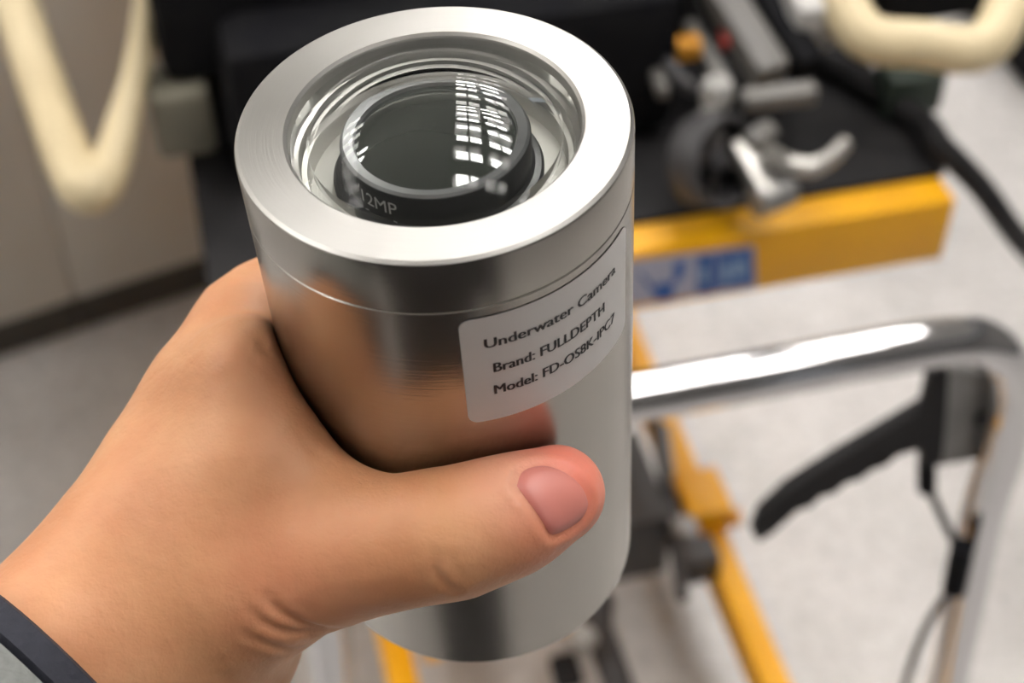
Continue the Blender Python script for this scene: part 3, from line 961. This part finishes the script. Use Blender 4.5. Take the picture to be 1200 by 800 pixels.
MB().add(g + [p + CQ * 0.010 for p in g], [tuple(range(n))[::-1], tuple(range(n, 2 * n))] + [(i, (i + 1) % n, n + (i + 1) % n, n + i) for i in range(n)]).build('release_lever', M['rubber'], lt, 30, inv)
MB().tube([at_v(1086, 540, VH + 0.008), at_v(1086, 572, VH + 0.008)], 0.0065, 14).build('cable_ferrule', M['black'], lt, 40, inv)
cb = spline([at_v(1086, 565, VH + 0.008), at_v(1104, 606, VH + 0.004), at_v(1122, 648, VH - 0.014), at_v(1112, 690, VH - 0.018), at_v(1088, 730, VH - 0.01), at_v(1066, 785, VH), at_v(1052, 850, VH + 0.03)], 8)
MB().tube(cb, 0.0032, 12).build('release_cable', M['charcoal'], lt, 50, inv)
MB().tube([at_v(1128, 640, VH - 0.018), at_v(1118, 690, VH - 0.018)], 0.0085, 14).build('cable_clip', M['black'], lt, 40, inv)

# decal on the front of the platform
def decal_pt(px, py, lift):
    return at_v(px, py, 0.0) - CQ * lift
def decal_poly(pts, lift): 
    g = [decal_pt(x, y, lift) for x, y in pts]
    n = len(g)
    return g + [p + CQ * (lift - 0.0002) for p in g], [tuple(range(n)), tuple(range(n, 2 * n))[::-1]] + [(i, n + i, n + (i + 1) % n, (i + 1) % n) for i in range(n)]
dk = MB().add(*decal_poly([(700, 310), (884, 287), (886, 336), (700, 362)], 0.0006)).build('decal', M['decal'], lt, None, inv)
dk['label'] = 'pale decal with blue symbols'
b = MB()
for q in ([(816, 299), (838, 296), (838, 341), (816, 344)], [(840, 296), (881, 290), (883, 332), (840, 338)], [(768, 332), (790, 328), (788, 350), (766, 352)], [(790, 306), (804, 304), (800, 326), (788, 330)],
          [(748, 320), (752, 319), (770, 340), (764, 342)]):
    b.add(*decal_poly(q, 0.0010))
b.build('blue_symbols', M['blue'], dk, None, inv)
b = MB()
for q in ([(846, 308), (856, 306), (856, 328), (846, 330)], [(861, 304), (872, 302), (873, 322), (861, 324)], [(820, 312), (828, 311), (828, 330), (820, 331)]):
    b.add(*decal_poly(q, 0.0013))
b.build('pale_symbols', M['pale_blue'], dk, None, inv)

# mat on the platform
mt = MB()
cbox(mt, -W_ - 0.006, 0.003, 0.030, D_ - 0.01, ZT + 0.0003, ZT + 0.006, 0.002)
tag(mt.build('rubber_mat', M['rubber'], None, 40), 'black rubber mat covering the yellow lift table platform', 'mat')
ZM = ZT + 0.0064

# ================================================================= underwater vehicle on the cart
rov = empty('underwater_vehicle', cart(-0.30, 0.45, ZM), CAX)
tag(rov, 'black underwater vehicle with cream tubular bumpers and a silver gripper on the cart', 'vehicle')
rinv = local(rov)
def part(mb, name, m, parent=rov, smooth=40):
    return mb.build(name, M[m], parent, smooth, rinv)
hull = MB()
cbox(hull, -0.60, -0.08, 0.24, 0.80, ZM + 0.05, ZM + 0.30, 0.03)
cbox(hull, -0.56, -0.20, 0.12, 0.26, ZM + 0.01, ZM + 0.14, 0.02)
part(hull, 'hull', 'black')
part(cbox(MB(), -0.605, -0.40, 0.18, 0.30, ZM + 0.08, ZM + 0.20, 0.015), 'side_pod', 'black')
part(cbox(MB(), -0.50, -0.38, 0.40, 0.50, ZM + 0.30, ZM + 0.31, 0.003), 'marker_plate', 'red')
for u in (-0.5, -0.18):
    part(cbox(MB(), u - 0.02, u + 0.02, 0.30, 0.72, ZM, ZM + 0.06, 0.006), 'skid', 'charcoal')
# cream bumpers
zt = ZM + 0.10
bump_r = spline([at_z(930, -130, zt + 0.05), at_z(975, -30, zt + 0.02), at_z(1012, 40, zt), at_z(1080, 52, zt), at_z(1148, 56, zt), at_z(1180, 12, zt + 0.01), at_z(1200, -60, zt + 0.03), at_z(1190, -160, zt + 0.05)], 10)
part(MB().tube(bump_r, 0.019, 24), 'bumper', 'cream', smooth=60)
bump_l = spline([at_z(-40, -160, zt + 0.05), at_z(10, -20, zt), at_z(48, 95, zt - 0.03), at_z(82, 190, zt - 0.04), at_z(104, 222, zt - 0.04), at_z(128, 196, zt - 0.04), at_z(150, 120, zt - 0.02), at_z(168, 40, zt + 0.01), at_z(180, -60, zt + 0.05)], 10)
part(MB().tube(bump_l, [0.019] * 42 + [max(0.019 - 0.0004 * i, 0.011) for i in range(len(bump_l) - 42)], 24), 'bumper', 'cream', smooth=60)
# grey block and knob at the left corner
c = at_z(212, 128, ZM + 0.05)
part(MB().box(c, (0.024, 0.026, 0.030), CAX, 0.008), 'corner_block', 'olive')
part(MB().lathe([(0.0005, 0.014), (0.010, 0.012), (0.014, 0), (0.010, -0.012), (0.0005, -0.014)], 24, at_z(214, 86, ZM + 0.075)), 'corner_knob', 'grey_plastic')
part(MB().box(at_z(252, 120, ZM + 0.03), (0.012, 0.02, 0.05), CAX, 0.004), 'corner_strut', 'charcoal')
# manipulator arm and thruster at the right front
za = ZM + 0.07
def bar(p, q, w, h, bev=0.003):
    p, q = np.array(p), np.array(q)
    d = q - p; l = np.linalg.norm(d); d /= l
    s = np.cross(d, CZ); s /= np.linalg.norm(s)
    return MB().box((p + q) / 2, (l / 2, w / 2, h / 2), (d, s, np.cross(s, d)), bev)
part(bar(at_z(835, -20, za + 0.03), at_z(905, 92, za), 0.030, 0.03, 0.008), 'arm_link', 'grey_plastic')
part(bar(at_z(885, -20, za + 0.03), at_z(948, 82, za), 0.026, 0.03, 0.006), 'arm_cover', 'black')
part(bar(at_z(915, -50, za + 0.03), at_z(962, 38, za + 0.02), 0.046, 0.05, 0.015), 'arm_motor', 'motor')
part(bar(at_z(870, 118, za), at_z(955, 108, za), 0.016, 0.014), 'arm_joint', 'grey_plastic')
part(bar(at_z(808, 30, za), at_z(848, 100, za), 0.012, 0.014), 'cable_guide', 'grey_plastic')
part(MB().lathe([(0.0005, 0.012), (0.011, 0.010), (0.014, 0), (0.011, -0.012), (0.0005, -0.013)], 24, at_z(840, 108, za)), 'joint_cap', 'pale_plastic')
part(MB().lathe([(0.0005, 0.010), (0.009, 0.008), (0.011, 0), (0.009, -0.008), (0.0005, -0.01)], 24, at_z(742, 40, za)), 'hull_knob', 'grey_plastic')
part(bar(at_z(764, 75, za), at_z(778, 110, za), 0.010, 0.012), 'hull_clip', 'grey_plastic')
part(MB().tube(spline([at_z(760, 20, za), at_z(775, 60, za + 0.01), at_z(800, 95, za), at_z(830, 110, za - 0.01)], 6), 0.006, 12), 'hose', 'charcoal')
part(MB().tube(spline([at_z(850, 118, za), at_z(820, 140, za), at_z(806, 175, za - 0.02), at_z(806, 215, za - 0.04)], 6), 0.005, 12), 'hose', 'grey_plastic')
part(MB().box(at_z(805, 56, za + 0.01), (0.011, 0.008, 0.008), CAX, 0.003), 'orange_connector', 'orange')
part(bar(at_z(846, 25, za + 0.012), at_z(850, 55, za + 0.012), 0.006, 0.008, 0.002), 'red_connector', 'red')
# thruster: ring, back plate, hub and blades
tc = at_z(838, 188, ZM + 0.052)
tdir = np.array([0.62, -0.62, 0.42]); tdir /= np.linalg.norm(tdir)
tu = np.cross(tdir, CZ); tu /= np.linalg.norm(tu); tv = np.cross(tu, tdir)
TAX = (tu, tv, tdir)
part(MB().lathe([(0.033, -0.018), (0.036, -0.016), (0.037, 0.010), (0.034, 0.014), (0.031, 0.012), (0.031, -0.016)], 48, tc, TAX, closed=True), 'thruster_ring', 'charcoal')
part(MB().lathe([(0.0005, -0.012), (0.0315, -0.012), (0.0315, -0.017), (0.0005, -0.018)], 32, tc, TAX), 'thruster_back', 'black')
part(MB().lathe([(0.0005, 0.010), (0.008, 0.007), (0.010, 0), (0.009, -0.012), (0.0005, -0.012)], 24, tc, TAX), 'thruster_hub', 'charcoal')
for k in range(4):
    a = PI / 2 * k + 0.4
    d = math.cos(a) * tu + math.sin(a) * tv; e = -math.sin(a) * tu + math.cos(a) * tv
    e2 = e * 0.8 + tdir * 0.6
    part(MB().box(tc + d * 0.019, (0.011, 0.007, 0.0010), (d, e2, np.cross(d, e2)), 0.0004), 'thruster_blade', 'blade')
# gripper
zg = ZM + 0.055
part(bar(at_z(862, 168, zg), at_z(905, 238, zg - 0.02), 0.018, 0.020, 0.006), 'gripper_jaw', 'silver')
jaw = spline([at_z(900, 180, zg + 0.01), at_z(922, 192, zg), at_z(950, 196, zg), at_z(972, 186, zg), at_z(990, 168, zg)], 6)
part(MB().tube(jaw, [0.009 - 0.003 * i / (len(jaw) - 1) for i in range(len(jaw))], 14), 'gripper_jaw', 'silver', smooth=60)
part(bar(at_z(880, 150, zg + 0.01), at_z(896, 172, zg), 0.030, 0.022, 0.008), 'gripper_wrist', 'grey_plastic')
part(bar(at_z(905, 236, zg - 0.028), at_z(930, 215, zg - 0.02), 0.016, 0.020, 0.005), 'gripper_tip', 'silver')
part(MB().tube([at_z(885, 238, zg - 0.02), at_z(925, 222, zg - 0.02)], 0.012, 16), 'gripper_knuckle', 'grey_steel')
# dark green block added below the right bumper
part(MB().box(at_z(1064, 100, ZM + 0.021), (0.026, 0.018, 0.020), CAX, 0.006), 'green_block', 'green')

part(MB().box(at_z(1090, -42, ZM + 0.10), (0.06, 0.04, 0.03), CAX, 0.008), 'tail_fin', 'black')

# tether hanging off the cart
te = spline([cart(-0.085, 0.26, ZM + 0.0125), at_z(1062, 128, ZM + 0.0125), at_z(1104, 172, ZM + 0.016), at_z(1150, 220, ZT - 0.02), at_z(1195, 280, ZT - 0.11), at_z(1260, 350, 0.40), at_z(1330, 400, 0.18), at_z(1420, 420, 0.012), at_z(1600, 380, 0.012)], 8)
tag(MB().tube(te, 0.0105, 16).build('tether', M['rubber'], None, 60), 'thick black tether cable hanging off the cart to the floor', 'cable')

# ================================================================= cabinets
CA, CB = np.array([-0.695, 1.467, 0.0]), np.array([-0.436, 1.603, 0.0])
kd = (CB - CA) / np.linalg.norm(CB - CA)
kn = np.array([kd[1], -kd[0], 0.0])              # towards the camera
KAX = (kd, -kn, CZ)
KW, KD, KH, KP = 0.62, 0.50, 0.92, 0.065
SEAM0 = 0.115                                    # along the front from CA
labels = ['grey metal floor cabinet on a dark plinth, nearest the edge of the photo', 'grey metal floor cabinet on a dark plinth, next to the cart']
for i, off in enumerate((-KW, 0.0)):
    s0 = SEAM0 + off
    root = empty('floor_cabinet', CA + kd * (s0 + KW / 2) - kn * KD / 2, KAX)
    tag(root, labels[i], 'cabinet', 'grey metal floor cabinets')
    ki = local(root)
    def kbox(u0, u1, d0, d1, z0, z1, bev=0.0):
        c = CA + kd * (s0 + (u0 + u1) / 2) - kn * (d0 + d1) / 2 + CZ * (z0 + z1) / 2
        return MB().box(c, ((u1 - u0) / 2, (d1 - d0) / 2, (z1 - z0) / 2), KAX, bev)
    kbox(0.001, KW - 0.001, 0.0, KD, KP, KH, 0.003).build('carcass', M['cabinet'], root, 40, ki)
    kbox(0.001, KW - 0.001, 0.004, KD - 0.01, 0.0, KP).build('plinth', M['plinth'], root, None, ki)
    for k in range(1):
        dr = kbox(0.0007, KW - 0.0007, -0.016, 0.001, KP + 0.008, KH - 0.008, 0.003).build('door', M['cabinet'], root, 40, ki)
        kbox(KW - 0.06, KW - 0.045, -0.036, -0.016, KH - 0.20, KH - 0.06, 0.003).build('handle', M['grey_steel'], dr, 40, ki)

# black case standing on the floor beyond the cart
cc = at_z(1225, 20, 0.0)
case = empty('equipment_case', cc, CAX)
tag(case, 'black equipment case standing on the floor beyond the tether', 'case')
ci = local(case)
MB().box(cc + CZ * 0.095, (0.14, 0.20, 0.09), CAX, 0.015).build('case_body', M['black'], case, 40, ci)
MB().box(cc + CZ * 0.215, (0.14, 0.20, 0.025), CAX, 0.012).build('case_lid', M['black'], case, 40, ci)
MB().tube([cc + CZ * 0.10 - CQ * 0.20 - CP * 0.05, cc + CZ * 0.10 - CQ * 0.23 - CP * 0.04, cc + CZ * 0.10 - CQ * 0.23 + CP * 0.04, cc + CZ * 0.10 - CQ * 0.20 + CP * 0.05], 0.008, 12).build('case_handle', M['charcoal'], case, 40, ci)
